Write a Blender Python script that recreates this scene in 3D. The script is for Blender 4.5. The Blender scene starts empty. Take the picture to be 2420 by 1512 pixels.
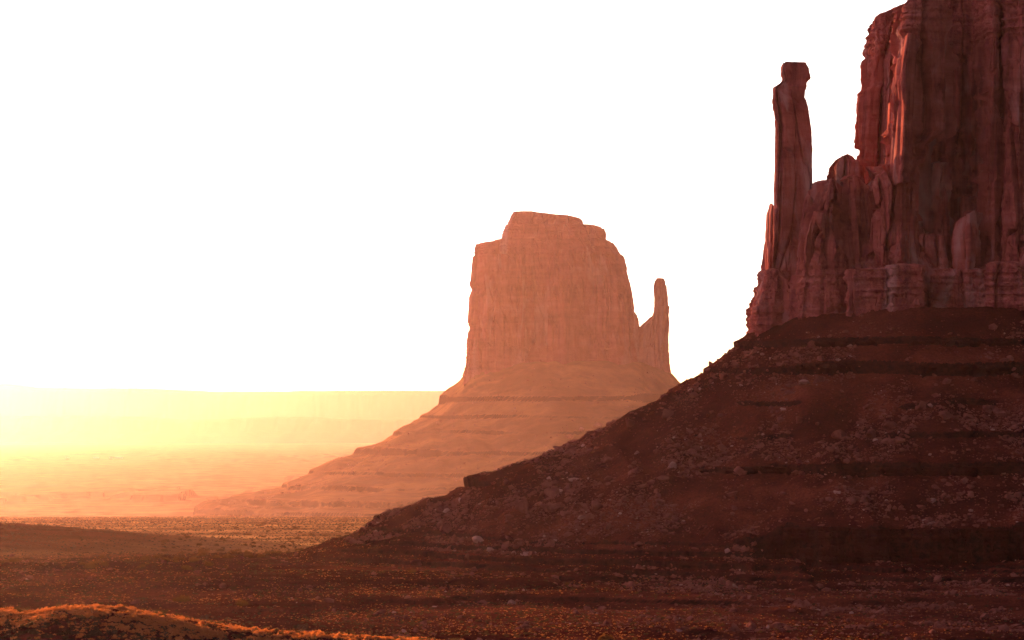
import bpy, math, random
import numpy as np
C = bpy.context.scene
COL = C.collection
R = math.radians

# ------------------------------------------------------------------ camera, sky, sun, exposure
F = 6718.0            # focal length in photo units (a 2419 x 1512 picture)
CU, CV, CH = 1209.5, 1004.0, 100.0
cam_d = bpy.data.cameras.new('camera'); cam = bpy.data.objects.new('camera', cam_d); COL.objects.link(cam)
cam.location = (0, 0, CH); cam.rotation_euler = (R(90), 0, 0)
cam_d.lens = 100; cam_d.sensor_width = 36; cam_d.shift_y = 105 / 1024
cam_d.clip_start = 1; cam_d.clip_end = 250000
C.camera = cam
SUN_AZ, SUN_EL = R(-21), R(4.6)
w = bpy.data.worlds.new('World'); C.world = w; w.use_nodes = True
nt = w.node_tree; nt.nodes.clear()
sky = nt.nodes.new('ShaderNodeTexSky'); sky.sky_type = 'NISHITA'; sky.sun_disc = False
sky.sun_elevation = SUN_EL; sky.sun_rotation = SUN_AZ
sky.dust_density = 1.5; sky.air_density = 1.0; sky.ozone_density = 1.0; sky.altitude = 1600
bg = nt.nodes.new('ShaderNodeBackground'); bg.inputs[1].default_value = 0.028
wo = nt.nodes.new('ShaderNodeOutputWorld')
nt.links.new(sky.outputs[0], bg.inputs[0])
# the sky is not even: a broad dust glow round the low sun; the softer pink lobe high on the left is added to model the rock faces
def sky_glow(d, power, strength, color, prev):
    dp = nt.nodes.new('ShaderNodeVectorMath'); dp.operation = 'DOT_PRODUCT'; dp.inputs[1].default_value = d
    nt.links.new(nrm.outputs[0], dp.inputs[0])
    v = dp.outputs['Value']
    for op, k in (('MAXIMUM', 0), ('POWER', power), ('MULTIPLY', strength)):
        q = nt.nodes.new('ShaderNodeMath'); q.operation = op; q.inputs[1].default_value = k; nt.links.new(v, q.inputs[0]); v = q.outputs[0]
    b = nt.nodes.new('ShaderNodeBackground'); b.inputs[0].default_value = (*color, 1)
    if power == 5:      # the lowest degrees of sky are seen through more dust and are creamier
        sz = nt.nodes.new('ShaderNodeSeparateXYZ'); nt.links.new(nrm.outputs[0], sz.inputs[0])
        cr = nt.nodes.new('ShaderNodeValToRGB'); e = cr.color_ramp.elements
        e[0].position = .002; e[0].color = (1, .74, .27, 1); e[1].position = .05; e[1].color = (*color, 1)
        nt.links.new(sz.outputs[2], cr.inputs[0]); nt.links.new(cr.outputs[0], b.inputs[0])
    b.location = (0, 0); nt.links.new(v, b.inputs[1]); b.name = 'glow%g' % power
    ad = nt.nodes.new('ShaderNodeAddShader'); nt.links.new(prev, ad.inputs[0]); nt.links.new(b.outputs[0], ad.inputs[1]); return ad.outputs[0]
def direction(az, el): return (math.sin(az) * math.cos(el), math.cos(az) * math.cos(el), math.sin(el))
tc = nt.nodes.new('ShaderNodeTexCoord'); nrm = nt.nodes.new('ShaderNodeVectorMath'); nrm.operation = 'NORMALIZE'
nt.links.new(tc.outputs['Generated'], nrm.inputs[0])
sh_ = sky_glow(direction(SUN_AZ, SUN_EL), 5, .85, (1, .93, .86), bg.outputs[0])
sh_ = sky_glow(direction(R(-115), R(28)), 7, .36, (1.0, .70, .80), sh_)  # added fill from outside the view, brightens left-facing rock
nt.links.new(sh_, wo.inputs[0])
sd = bpy.data.lights.new('sun', 'SUN'); so = bpy.data.objects.new('sun', sd); COL.objects.link(so)
sd.energy = 5.0; sd.angle = R(0.5); sd.color = (1.0, 0.58, 0.22)
so.rotation_euler = (R(90) - SUN_EL, 0, R(180) - SUN_AZ)   # light travels away from the sun
C.view_settings.view_transform = 'Standard'; C.view_settings.look = 'None'
C.view_settings.exposure = 2.1; C.view_settings.gamma = 1.0
C.cycles.volume_bounces = 0
C.cycles.use_denoising = True; C.cycles.denoising_prefilter = 'NONE'

# ------------------------------------------------------------------ noise
def h2(ix, iy, s):
    h = (ix.astype(np.int64) * 374761393 + iy.astype(np.int64) * 668265263 + s * 974634777) & 0xFFFFFFFF
    h = ((h ^ (h >> 13)) * 1274126177) & 0xFFFFFFFF
    h = ((h ^ (h >> 16)) * 2246822519) & 0xFFFFFFFF
    return ((h ^ (h >> 15)) & 0xFFFFFF).astype(np.float32) / 16777216.0
def n2(x, y, s=0):
    xi = np.floor(x); yi = np.floor(y); fx = (x - xi).astype(np.float32); fy = (y - yi).astype(np.float32)
    fx = fx * fx * (3 - 2 * fx); fy = fy * fy * (3 - 2 * fy)
    a = h2(xi, yi, s); b = h2(xi + 1, yi, s); c = h2(xi, yi + 1, s); d = h2(xi + 1, yi + 1, s)
    return (a + (b - a) * fx + (c - a) * fy + (a - b - c + d) * fx * fy) * 2 - 1
def fbm(x, y, s=0, o=4, g=.5):
    r = 0; a = 1; t = 0
    for i in range(o):
        r = r + a * n2(x, y, s + i * 17); t += a; a *= g; x, y = x * 1.93 + y * .51 + 3.1, y * 1.93 - x * .51 + 7.7
    return r / t
def ridg(x, y, s=0, o=3):
    r = 0; a = 1; t = 0
    for i in range(o):
        r = r + a * (1 - 2 * np.abs(n2(x, y, s + i * 13))); t += a; a *= .5; x, y = x * 1.9 + y * .6, y * 1.9 - x * .6
    return r / t
def n3(x, y, z, s=0):
    zi = np.floor(z); f = z - zi; f = f * f * (3 - 2 * f)
    r = 0
    zi0 = zi * 57.31
    a = n2(x + zi0 % 911, y + zi0 % 577, s); b = n2(x + (zi0 + 57.31) % 911, y + (zi0 + 57.31) % 577, s)
    return a + (b - a) * f
def cell(x, y, s=0):
    """jittered cells: id value, local offset from the cell's seed, distance to the border"""
    xi = np.floor(x); yi = np.floor(y)
    f1 = np.full(x.shape, 9., np.float32); f2 = f1.copy(); idv = np.zeros(x.shape, np.float32); id2 = idv.copy()
    ox = idv.copy(); oy = idv.copy()
    for i in (-1, 0, 1):
        for j in (-1, 0, 1):
            cx = xi + i; cy = yi + j
            dx = (x - (cx + .1 + .8 * h2(cx, cy, s))).astype(np.float32)
            dy = (y - (cy + .1 + .8 * h2(cx, cy, s + 5))).astype(np.float32)
            d = np.maximum(np.abs(dx), np.abs(dy) * .9) * .75 + .25 * np.sqrt(dx * dx + dy * dy)
            m = d < f1
            f2 = np.where(m, f1, np.minimum(f2, d)); f1 = np.where(m, d, f1)
            idv = np.where(m, h2(cx, cy, s + 9), idv); id2 = np.where(m, h2(cx, cy, s + 11), id2)
            ox = np.where(m, dx, ox); oy = np.where(m, dy, oy)
    return idv, id2, ox, oy, f2 - f1
def sm(a, b, x):
    t = np.clip((x - a) / (b - a), 0, 1); return t * t * (3 - 2 * t)

# ------------------------------------------------------------------ helpers
def tag(o, label=None, cat=None, group=None, kind=None):
    if label: o['label'] = label
    if cat: o['category'] = cat
    if group: o['group'] = group
    if kind: o['kind'] = kind
    return o
def mesh(name, V, Fq, mats, parent=None, smooth=True, mi=None):
    V = np.asarray(V, np.float32); Fq = np.asarray(Fq, np.int32)
    me = bpy.data.meshes.new(name); n, k = Fq.shape
    me.vertices.add(len(V)); me.vertices.foreach_set('co', V.ravel())
    me.loops.add(n * k); me.loops.foreach_set('vertex_index', Fq.ravel())
    me.polygons.add(n); me.polygons.foreach_set('loop_start', np.arange(0, n * k, k, dtype=np.int32))
    me.polygons.foreach_set('use_smooth', np.full(n, smooth, bool))
    for m in (mats if isinstance(mats, list) else [mats]): me.materials.append(m)
    if mi is not None: me.polygons.foreach_set('material_index', np.asarray(mi, np.int32))
    me.update(calc_edges=True)
    o = bpy.data.objects.new(name, me); COL.objects.link(o)
    if parent: o.parent = parent
    return o
def grid_faces(nr, nc, wrap=False):
    i = np.arange(nr - 1)[:, None]; j = np.arange(nc if wrap else nc - 1)[None, :]
    j1 = (j + 1) % nc
    return np.stack([(i * nc + j), (i * nc + j1), ((i + 1) * nc + j1), ((i + 1) * nc + j)], -1).reshape(-1, 4)
def X_(u, Y): return (u - CU) * Y / F
def Z_(v, Y): return CH - (v - CV) * Y / F

# ------------------------------------------------------------------ materials
def mat(name): 
    m = bpy.data.materials.new(name); m.use_nodes = True
    t = m.node_tree; b = t.nodes['Principled BSDF']; b.inputs['Roughness'].default_value = .9
    b.inputs['Specular IOR Level'].default_value = .0
    return m, t, b
def N(t, kind, **kw):
    n = t.nodes.new(kind)
    for k, v in kw.items():
        if k in n.inputs: n.inputs[k].default_value = v
        else: setattr(n, k, v)
    return n
def ramp(t, src, stops):
    r = t.nodes.new('ShaderNodeValToRGB'); e = r.color_ramp.elements
    while len(e) < len(stops): e.new(.5)
    for q, (p, c) in zip(e, stops): q.position = p; q.color = (*c, 1) if len(c) == 3 else c
    t.links.new(src, r.inputs[0]); return r.outputs[0]
def mix(t, a, b, f, mode='MIX'):
    m = t.nodes.new('ShaderNodeMix'); m.data_type = 'RGBA'; m.blend_type = mode
    for s, x in ((m.inputs[6], a), (m.inputs[7], b), (m.inputs[0], f)):
        if isinstance(x, (int, float)): s.default_value = x
        elif isinstance(x, tuple): s.default_value = (*x, 1)
        else: t.links.new(x, s)
    return m.outputs[2]
def tex(t, scale, sc=(1, 1, 1), detail=5, rough=.6, dist=0.):
    g = t.nodes.new('ShaderNodeNewGeometry'); mp = t.nodes.new('ShaderNodeMapping'); mp.inputs['Scale'].default_value = sc
    n = N(t, 'ShaderNodeTexNoise', Scale=scale, Detail=detail, Roughness=rough, Distortion=dist)
    t.links.new(g.outputs['Position'], mp.inputs[0]); t.links.new(mp.outputs[0], n.inputs[0]); return n.outputs['Fac']
def bump(t, b, h, strength, dist):
    q = N(t, 'ShaderNodeBump', Strength=strength, Distance=dist); t.links.new(h, q.inputs['Height']); t.links.new(q.outputs[0], b.inputs['Normal'])

def rock_material(name, k=1.0, varnish=.75, q=1., band=.3):
    m, t, b = mat(name)
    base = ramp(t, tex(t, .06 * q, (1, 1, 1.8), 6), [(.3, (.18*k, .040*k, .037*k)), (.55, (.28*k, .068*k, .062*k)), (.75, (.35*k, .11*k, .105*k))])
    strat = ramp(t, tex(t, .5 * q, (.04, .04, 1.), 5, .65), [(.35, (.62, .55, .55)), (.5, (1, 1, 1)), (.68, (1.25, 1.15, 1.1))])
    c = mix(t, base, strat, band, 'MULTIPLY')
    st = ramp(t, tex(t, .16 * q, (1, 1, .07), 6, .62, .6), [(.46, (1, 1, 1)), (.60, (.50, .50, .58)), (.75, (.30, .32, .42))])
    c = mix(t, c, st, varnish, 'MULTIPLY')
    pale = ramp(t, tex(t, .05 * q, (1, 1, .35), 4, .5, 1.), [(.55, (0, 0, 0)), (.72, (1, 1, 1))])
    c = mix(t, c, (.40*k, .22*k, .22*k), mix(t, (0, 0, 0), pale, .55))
    t.links.new(c, b.inputs['Base Color'])
    hgt = mix(t, tex(t, .9, (1, 1, .35), 8, .7), tex(t, 1.2, (.12, .12, 1.6), 5, .6), .2)
    bump(t, b, hgt, .7, 1.0)
    return m
M_rock = rock_material('sandstone', 1.2)
M_far = rock_material('distant_sandstone', 1.1, .45, .12, .25)
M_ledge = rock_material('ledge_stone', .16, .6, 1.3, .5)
def soil_material():
    m, t, b = mat('red_soil')
    c = ramp(t, tex(t, .035, (1, 1, 1), 8, .65), [(.3, (.030, .0068, .006)), (.5, (.064, .0125, .0105)), (.7, (.11, .024, .019))])
    big = ramp(t, tex(t, .004, (.6, 1.6, 1), 6, .7), [(.40, (.55, .5, .5)), (.5, (1, 1, 1)), (.60, (2.0, 2.1, 1.7))])
    c = mix(t, c, big, .8, 'MULTIPLY')
    g = ramp(t, tex(t, .9, (1, 1, 1), 6, .75), [(.4, (.55, .5, .5)), (.55, (1, 1, 1)), (.72, (1.5, 1.4, 1.35))])
    c = mix(t, c, g, .8, 'MULTIPLY')
    t.links.new(c, b.inputs['Base Color'])
    sp = t.nodes.new('ShaderNodeSeparateXYZ'); gp = t.nodes.new('ShaderNodeNewGeometry'); t.links.new(gp.outputs['Position'], sp.inputs[0])
    at = t.nodes.new('ShaderNodeAttribute'); at.attribute_name = 'valley_sand'
    sand = mix(t, (.42, .19, .085), mix(t, big, g, .5), .85, 'MULTIPLY')
    c = mix(t, c, sand, at.outputs['Fac'])
    # exposed rock on steep faces is darker and banded
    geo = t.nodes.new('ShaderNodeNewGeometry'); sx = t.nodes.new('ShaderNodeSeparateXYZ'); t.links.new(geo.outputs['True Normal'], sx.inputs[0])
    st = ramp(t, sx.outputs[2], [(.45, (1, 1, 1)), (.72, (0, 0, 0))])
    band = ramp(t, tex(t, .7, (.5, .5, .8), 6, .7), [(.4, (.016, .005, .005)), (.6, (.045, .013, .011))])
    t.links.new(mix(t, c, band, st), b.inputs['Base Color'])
    bump(t, b, mix(t, tex(t, 1.3, detail=8, rough=.75), tex(t, .25, detail=3), .3), .8, .8)
    return m
M_soil = soil_material()
def simple(name, cols, scale=2., rough=.9, trans=None, bmp=None):
    m, t, b = mat(name)
    oi = t.nodes.new('ShaderNodeObjectInfo')
    c = ramp(t, tex(t, scale, detail=5), [(.3, cols[0]), (.7, cols[1])]); t.links.new(c, b.inputs['Base Color'])
    if bmp: bump(t, b, tex(t, bmp, detail=6, rough=.7), .6, .3)
    if trans:
        tr = t.nodes.new('ShaderNodeBsdfTranslucent'); tr.inputs[0].default_value = (*trans, 1)
        ms = t.nodes.new('ShaderNodeMixShader'); ms.inputs[0].default_value = .35
        t.links.new(b.outputs[0], ms.inputs[1]); t.links.new(tr.outputs[0], ms.inputs[2])
        t.links.new(ms.outputs[0], t.nodes['Material Output'].inputs[0])
    return m
M_bold = simple('boulder_stone', ((.10, .029, .024), (.23, .072, .060)), .25, bmp=1.2)
M_pale = simple('pale_boulder_stone', ((.24, .10, .09), (.36, .17, .155)), .3, bmp=1.2)
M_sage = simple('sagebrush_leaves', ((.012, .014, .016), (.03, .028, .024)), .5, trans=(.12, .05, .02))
M_grass = simple('dry_grass', ((.13, .05, .03), (.25, .10, .065)), .5, trans=(.66, .17, .04))
M_shrub = simple('shrub_leaves', ((.03, .022, .012), (.06, .036, .018)), .5, trans=(.20, .06, .015))
M_wood = simple('dry_wood', ((.07, .045, .035), (.14, .09, .07)), 3.)
M_white = simple('white_paint', ((.5, .5, .48), (.6, .6, .58)), 1.)

# ------------------------------------------------------------------ terrain height
WF = [(115, 1380), (133, 1352), (158, 1342), (193, 1336), (242, 1344), (438, 1346), (450, 1520), (160, 1470), (118, 1400)]
EF = [(X_(1092, 2890), 2890), (X_(1130, 2850), 2850), (X_(1300, 2838), 2838), (X_(1480, 2850), 2850), (X_(1588, 2885), 2885),
      (X_(1560, 2940), 2940), (X_(1400, 2990), 2990), (X_(1150, 2960), 2960)]
def poly_dist(x, y, P):
    d = np.full(x.shape, 1e9, np.float32); ins = np.zeros(x.shape, bool)
    for i in range(len(P)):
        ax, ay = P[i]; bx, by = P[(i + 1) % len(P)]
        ex, ey = bx - ax, by - ay
        t = np.clip(((x - ax) * ex + (y - ay) * ey) / (ex * ex + ey * ey), 0, 1)
        d = np.minimum(d, np.hypot(x - ax - t * ex, y - ay - t * ey))
        c = ((ay > y) != (by > y)) & (x < (bx - ax) * (y - ay) / (by - ay + 1e-9) + ax)
        ins ^= c
    return np.where(ins, 0, d)
OV = []
def ledge(z, L, h, m, soft=.25):
    t = (z - L)
    if OV: OV[0] = OV[0] + m * h * .30 * (np.exp(-((t - .25) / .5) ** 2) - .9 * np.exp(-((t + .55) / .6) ** 2))
    return z + m * h * .5 * np.tanh(t / soft) * np.exp(-np.abs(t) / (1.3 * h))
GY = [-400, 0, 40, 120, 300, 450, 560, 700, 850, 950, 1100, 1250, 1400, 1550, 1700, 2000, 2400, 3200, 4500, 7000, 9000, 12000, 14500, 20000, 40000, 100000]
GZ = [97, 97, 88, 78, 66, 58, 52, 40, 33.5, 34.5, 38, 37, 34, 29, 25, 17, 5, -16, -52, -130, -192, -284, -257, -230, -195, -195]
SE = 12000 / 2900.   # the far butte stands at 12000 m; its own numbers are at 1 / SE of their size
CRX = [-400, -108, -101, -95, -83, -74, -66, -55, -41, -28, 0, 40]
CRZ = [61, 61, 60.5, 61.8, 61.4, 60, 58.4, 57, 55.3, 53.6, 51, 48]
def height(x, y):
    x = np.asarray(x, np.float64); y = np.asarray(y, np.float64)
    b = np.interp(y, GY, GZ)
    far = sm(1500, 3500, y)
    # left foreground hillock
    cr = np.interp(x, CRX, CRZ); 
    yc = 600 + 14 * n2(x / 60, x * 0 + 3, 5)
    hill = cr - np.where(y > yc, ((y - yc) / 26.) ** 2 * 1.0, (yc - y) * .11)
    hm = 1 - sm(640, 760, y)
    b = np.maximum(b, hill)
    b = b + 4.5 * np.exp(-((x - 60) / 90) ** 2 - ((y - 880) / 60) ** 2) * .3
    # shoulder on the left
    sh = np.interp(x, [-500, -304, -246, -187, -139, -90], [42, 39, 36., 31., 27.3, 20])
    ys = 1700 + 20 * n2(x / 80, x * 0, 8)
    s = sh - np.where(y > ys, ((y - ys) / 60) ** 2, ((ys - y) / 300) * 4.0)
    b = np.where((y > 1350) & (y < 2200), np.maximum(b, s), b)
    # rolling ground and small ridges
    wob = 7 * fbm(x / 120, y / 120, 40, 2)
    mid = sm(640, 760, y) * (1 - sm(1500, 1900, y))
    b = b + mid * (2.6 * ridg((x + wob) / 150, (y + .25 * x + wob) / 62, 3, 2) + .9 * ridg((x + wob) / 50, (y + .3 * x) / 19, 61, 2))
    near = 1 - sm(640, 760, y)
    b = b + near * .7 * fbm(x / 25, y / 25, 62, 3) * sm(10, 60, y)
    b = b + far * 2.0 * fbm(x / 300, y / 500, 70, 3) + sm(1400, 1800, y) * (1 - sm(2600, 3200, y)) * 1.2 * fbm(x / 60, y / 90, 71, 3)
    # low benches on the far plain
    e1 = fbm(x / 800, y / 1400, 90, 4)
    bench = sm(.02, .05, e1 + .55 * np.exp(-((y - 14500) / 1500) ** 2) - .30) * np.exp(-((x + 1400) / 1500) ** 2) * sm(12600, 13200, y) * (1 - sm(17000, 19000, y))
    b = b + 32 * bench
    b = b + sm(17000, 20000, y) * 22 * sm(.1, .18, fbm(x / 2600, y / 5000, 95, 4)) * (1 - sm(32000, 38000, y))
    # ---- west butte talus
    dw = poly_dist(x, y, WF)
    nw = 9 * fbm(x / 42, y / 42, 11, 3) * sm(6, 40, dw)
    rib = 5.0 * ridg(x / 30, y / 75, 15, 2) * sm(15, 80, dw) * (1 - sm(120, 260, dw))
    nw = nw + 4.5 * ridg(x / 12, y / 60, 17, 2) * np.exp(-((dw - 172) / 22) ** 2)
    de = dw * (1 + .13 * sm(100, 190, x) * (y < 1400)) + nw * .8
    zb = np.interp(x, [90, 116, 135, 185, 300], [141, 144, 150, 155, 156])
    zw = zb - np.interp(de, [-20, 0, 46, 86, 137, 170, 215, 235, 330, 600], [-3, 0, 31, 53, 71, 86, 103, 112, 135, 200]) + rib * .85
    hl = zw
    loc = 1.3 * fbm(x / 19, y / 19, 20, 2) + 1.0 * fbm(x / 7, y / 7, 21, 3) + .5 * fbm(x / 2.6, y / 2.6, 22, 2)
    fr = sm(120, 160, x)
    rt_ = sm(50, 120, x)
    blk = cell(x / 5.5 + y * .02, y / 5.5, 25)[0] - .5
    zz = hl + loc + 1.1 * blk * (.25 + .75 * rt_) * (.25 + .75 * np.exp(-np.abs(hl - 50) / 6) + .5 * np.exp(-np.abs(hl - 126) / 3) + .5 * np.exp(-np.abs(hl - 80) / 4))
    msk = lambda s, a=.0, w=55.: sm(a - .15, a + .1, fbm(x / w, y / w, s, 2))
    rt = sm(60, 140, x)
    zz = ledge(zz, 138 + 1.2 * n2(x / 30, y / 30, 30), 3.2, .6 + .4 * msk(31, -.1))
    zz = ledge(zz, 126 + 1.0 * n2(x / 40, y / 40, 32), 5.5, (.3 + .7 * sm(105, 150, x)) * (.45 + .55 * msk(33, -.25)))
    zz = ledge(zz, 109 + 1.5 * n2(x / 25, y / 25, 34), 2.6, rt * msk(35, .0, 30.))
    zz = ledge(zz, 94 + 1.5 * n2(x / 25, y / 25, 36), 2.6, rt * msk(37, .05, 30.))
    zz = ledge(zz, 80 + 1.0 * n2(x / 40, y / 40, 38), 6.0, rt * np.maximum(msk(39, -.1), rt * .8))
    spur = np.exp(-((x + 62) / 17) ** 2 - ((y - 1425) / 34) ** 2)
    zz = zz + 4 * spur + 1.2 * spur * n2(x / 5, y / 5, 26); zz = ledge(zz, 53, 2.2, np.clip(1.3 * spur, 0, 1))
    left_knob = np.exp(-((x + 12) / 22) ** 2 - ((y - 1390) / 40) ** 2)
    zz = ledge(zz, 72, 6, left_knob)
    zz = ledge(zz, 50 + 1.2 * n2(x / 60, y / 60, 41), 16, np.clip(.12 + .95 * sm(85, 125, x + 12 * n2(x / 20, y / 20, 43)), 0, 1), .4)
    b0 = b
    k = 6.0
    zt = np.where(dw < 420, zz, -500)
    m_ = np.maximum(b, zt) + k * np.exp(-np.abs(b - zt) / k) * .35
    b = np.where(zt > -400, m_, b)
    # terraces at the foot and across the lower right
    b = b + 3.2 * sm(.1, .9, ridg(x / 26, y / 200, 58, 2)) * sm(1060, 1110, y) * (1 - sm(1160, 1185, y)) * sm(60, 110, x)
    tm = sm(660, 760, y) * (1 - sm(1300, 1500, y)) * sm(-150, 10, x + 30 * n2(x / 90, y / 90, 50))
    low = b < 50
    zt = b + .35 * fbm(x / 12, y / 12, 51, 3)
    for i, (L, h) in enumerate(((46.0, 2.6), (42.6, 3.2), (39.4, 3.0), (36.6, 2.8), (34.0, 2.4), (31.8, 2.0))):
        zt = ledge(zt, L + .7 * n2(x / 110, y / 60, 52 + i), h, tm * (.7 + .3 * msk(64 + i, 0, 45.)), .1)
    b = np.where(low, zt, b)
    # ---- east butte talus
    b_, x_, y_ = b, x, y
    x = x / SE; y = y / SE; b = (b - CH) / SE + CH
    dE = poly_dist(x, y, EF)
    ne = 12 * fbm(x / 70, y / 70, 101, 4) * sm(5, 50, dE)
    de = dE + ne + 7 * ridg(x / 45, y / 160, 104, 2) * sm(20, 90, dE)
    zbE = np.interp(x, [-60, -40, 40, 130, 170], [146, 150, 164, 164, 146]) + 5 * fbm(x / 22, y / 60, 105, 2)
    ze = zbE - np.interp(de, [-20, 0, 16, 30, 62, 113, 144, 174, 210, 264, 276, 420, 700], [-8, 0, 13, 26, 48, 72, 91, 104, 114, 125, 137, 165, 250])
    ze = ze + 2.2 * fbm(x / 22, y / 22, 106, 5)
    wn = lambda a, s_: a + 1.5 * n2(x / 60, y / 60, s_)
    for L, h, m0, sd_ in ((126, 10, .8, 1), (108, 4, .7, 2), (92, 5, .7, 3), (73, 8, .9, 4), (52, 5, .8, 5), (38, 7, 1, 6), (24, 8, 1, 7), (14, 9, 1, 8)):
        ze = ledge(ze, wn(L, 110 + sd_), h, m0 * (.4 + .6 * sm(-.25, .1, fbm(x / 80, y / 80, 120 + sd_, 2))), .4)
    ze = np.where(dE < 600, ze, -500)
    b = np.where(ze > -400, np.maximum(b, ze) + 3 * np.exp(-np.abs(b - ze) / 5) * .3, b)
    b = np.where(dE < 600, (b - CH) * SE + CH, b_); x, y = x_, y_
    # fine roughness
    dn = 1 - sm(1500, 2600, y)
    b = b + dn * (.28 * fbm(x / 3.2, y / 3.2, 130, 3) + .10 * n2(x / .9, y / .9, 135)) * sm(20, 60, y)
    return b
def hit(u, v, y0=430., y1=12000., n=4000):
    """the point of the ground that the picture shows at (u, v)"""
    Y = np.geomspace(y0, y1, n); X = (u - CU) * Y / F; Zr = CH - (v - CV) * Y / F
    H = height(X, Y); k = np.argmax(H >= Zr)
    if H[k] < Zr[k]: return None
    return X[k], Y[k], H[k]

A = np.concatenate([-.2 - np.geomspace(1.2, .004, 40), np.linspace(-.2, .235, 1050), .235 + np.geomspace(.004, 1.2, 40)])
YR = np.concatenate([np.linspace(-300, 480, 50)[:-1], np.linspace(480, 760, 240)[:-1], np.linspace(760, 1430, 980)[:-1],
                     np.linspace(1430, 2400, 300)[:-1], np.linspace(2400, 5000, 160)[:-1], np.linspace(5000, 10100, 90)[:-1], np.linspace(10100, 12240, 380)[:-1], np.geomspace(12240, 95000, 320)])
YY, AA = np.meshgrid(YR, A, indexing='ij')
XX = AA * (np.maximum(YY, 0) + 220)
OV.append(np.zeros(XX.shape)); HH = height(XX, YY); over = np.clip(OV.pop(), -2.2, 1.8) * (1 - sm(1500, 1700, YY))
dx, dy = (XX - 240) * .55, YY - 1440   # caprock lips lean out over the softer beds, away from the butte
dl = np.hypot(dx, dy) + 1; XX = XX + over * dx / dl; YY = YY + over * dy / dl
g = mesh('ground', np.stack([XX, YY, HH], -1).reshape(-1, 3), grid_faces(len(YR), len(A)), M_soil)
tag(g, 'red desert ground with terraced talus slopes under the buttes', 'ground', kind='structure')
vs_ = sm(42, 22, HH) * sm(1250, 1500, YY) * sm(150, 230, poly_dist(XX, YY, WF)) * sm(250, 330, poly_dist(XX / SE, YY / SE, EF) + 60 * fbm(XX / 400, YY / 900, 150, 4))
vs_ = np.clip(vs_ * (.75 + .5 * fbm(XX / 60, YY / 140, 152, 3)), 0, 1)
vs_ = np.maximum(vs_, .38 * (poly_dist(XX / SE, YY / SE, EF) < 330))
at_ = g.data.attributes.new('valley_sand', 'FLOAT', 'POINT'); at_.data.foreach_set('value', vs_.ravel().astype(np.float32))
ZMIN = float(HH.min())

# ------------------------------------------------------------------ far mesas
def far_hills(name, Y, pts, depth, seed, label):
    us = np.linspace(-900, 3400, 700); top = np.interp(us, [p[0] for p in pts], [p[1] for p in pts]) + 1.2 * fbm(us / 60, us * 0, seed, 4)
    X = (us - CU) * Y / F; zt = CH - (top - CV) * Y / F
    prof = [(-1.0, -.02), (-.6, .25), (-.35, .45), (-.3, .9), (-.22, 1.0), (.3, 1.0), (1, .0)]
    V = []
    for q, hh in prof:
        V.append(np.stack([X, Y + q * depth + 1500 * fbm(us / 60, us * 0 + q, seed + 3, 3), (-200 + (zt + 200) * hh) + (25 * fbm(us / 30, us * 0 + q * 3, seed + 5, 3) if 0 < hh < 1 else 0)], -1))
    o = mesh(name, np.concatenate(V), grid_faces(len(prof), len(us)), M_soil)
    return tag(o, label, 'hills', kind='structure')
far_hills('hills', 62000, [(-900, 880), (0, 906), (40, 908), (75, 915), (400, 921), (520, 926), (650, 926), (1020, 924), (1300, 922), (3400, 915)], 6000, 201, 'pale flat-topped mesa line on the horizon in haze')
far_hills('hills', 50000, [(-900, 970), (0, 985), (200, 982), (330, 984), (420, 992), (560, 990), (660, 984), (740, 985), (820, 992), (3400, 990)], 4000, 211, 'faint low rise in front of the mesa line')

# ------------------------------------------------------------------ cliffs
PLAN = [(0, 1), (-.55, .92), (-.88, .35), (-1, -.35), (-.82, -.85), (-.2, -1), (.45, -.94), (.9, -.7), (1, -.1), (.85, .6), (.4, .95)]
BOX = [(0, 1), (-.5, 1), (-.8, .5), (-.95, -.2), (-1, -.8), (-.9, -1), (0, -1.0), (.9, -1), (1, -.8), (1, .4), (.7, 1)]
FINB = [(0, 1), (-.9, 1), (-1, .6), (-.97, 0), (-.94, -.85), (-.8, -1), (0, -.95), (.9, -.7), (1, -.2), (1, .6), (.7, 1)]
BLADE = [(0, 1), (-.8, 1), (-1, .8), (-.8, 0), (-.5, -.95), (-.2, -1), (.9, -.6), (1, .4), (.7, 1)]
FIN = [(0, 1), (-.75, 1), (-1, .75), (-.97, 0), (-.84, -.9), (-.7, -1), (0, -.9), (.9, -.7), (1, -.2), (1, .6), (.7, 1)]
WEDGE = [(0, 1), (-.4, .9), (-.75, .2), (-1, -.6), (-.7, -.8), (-.1, -1), (.55, -.6), (1, -.5), (1, .3), (.6, .9)]
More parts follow.
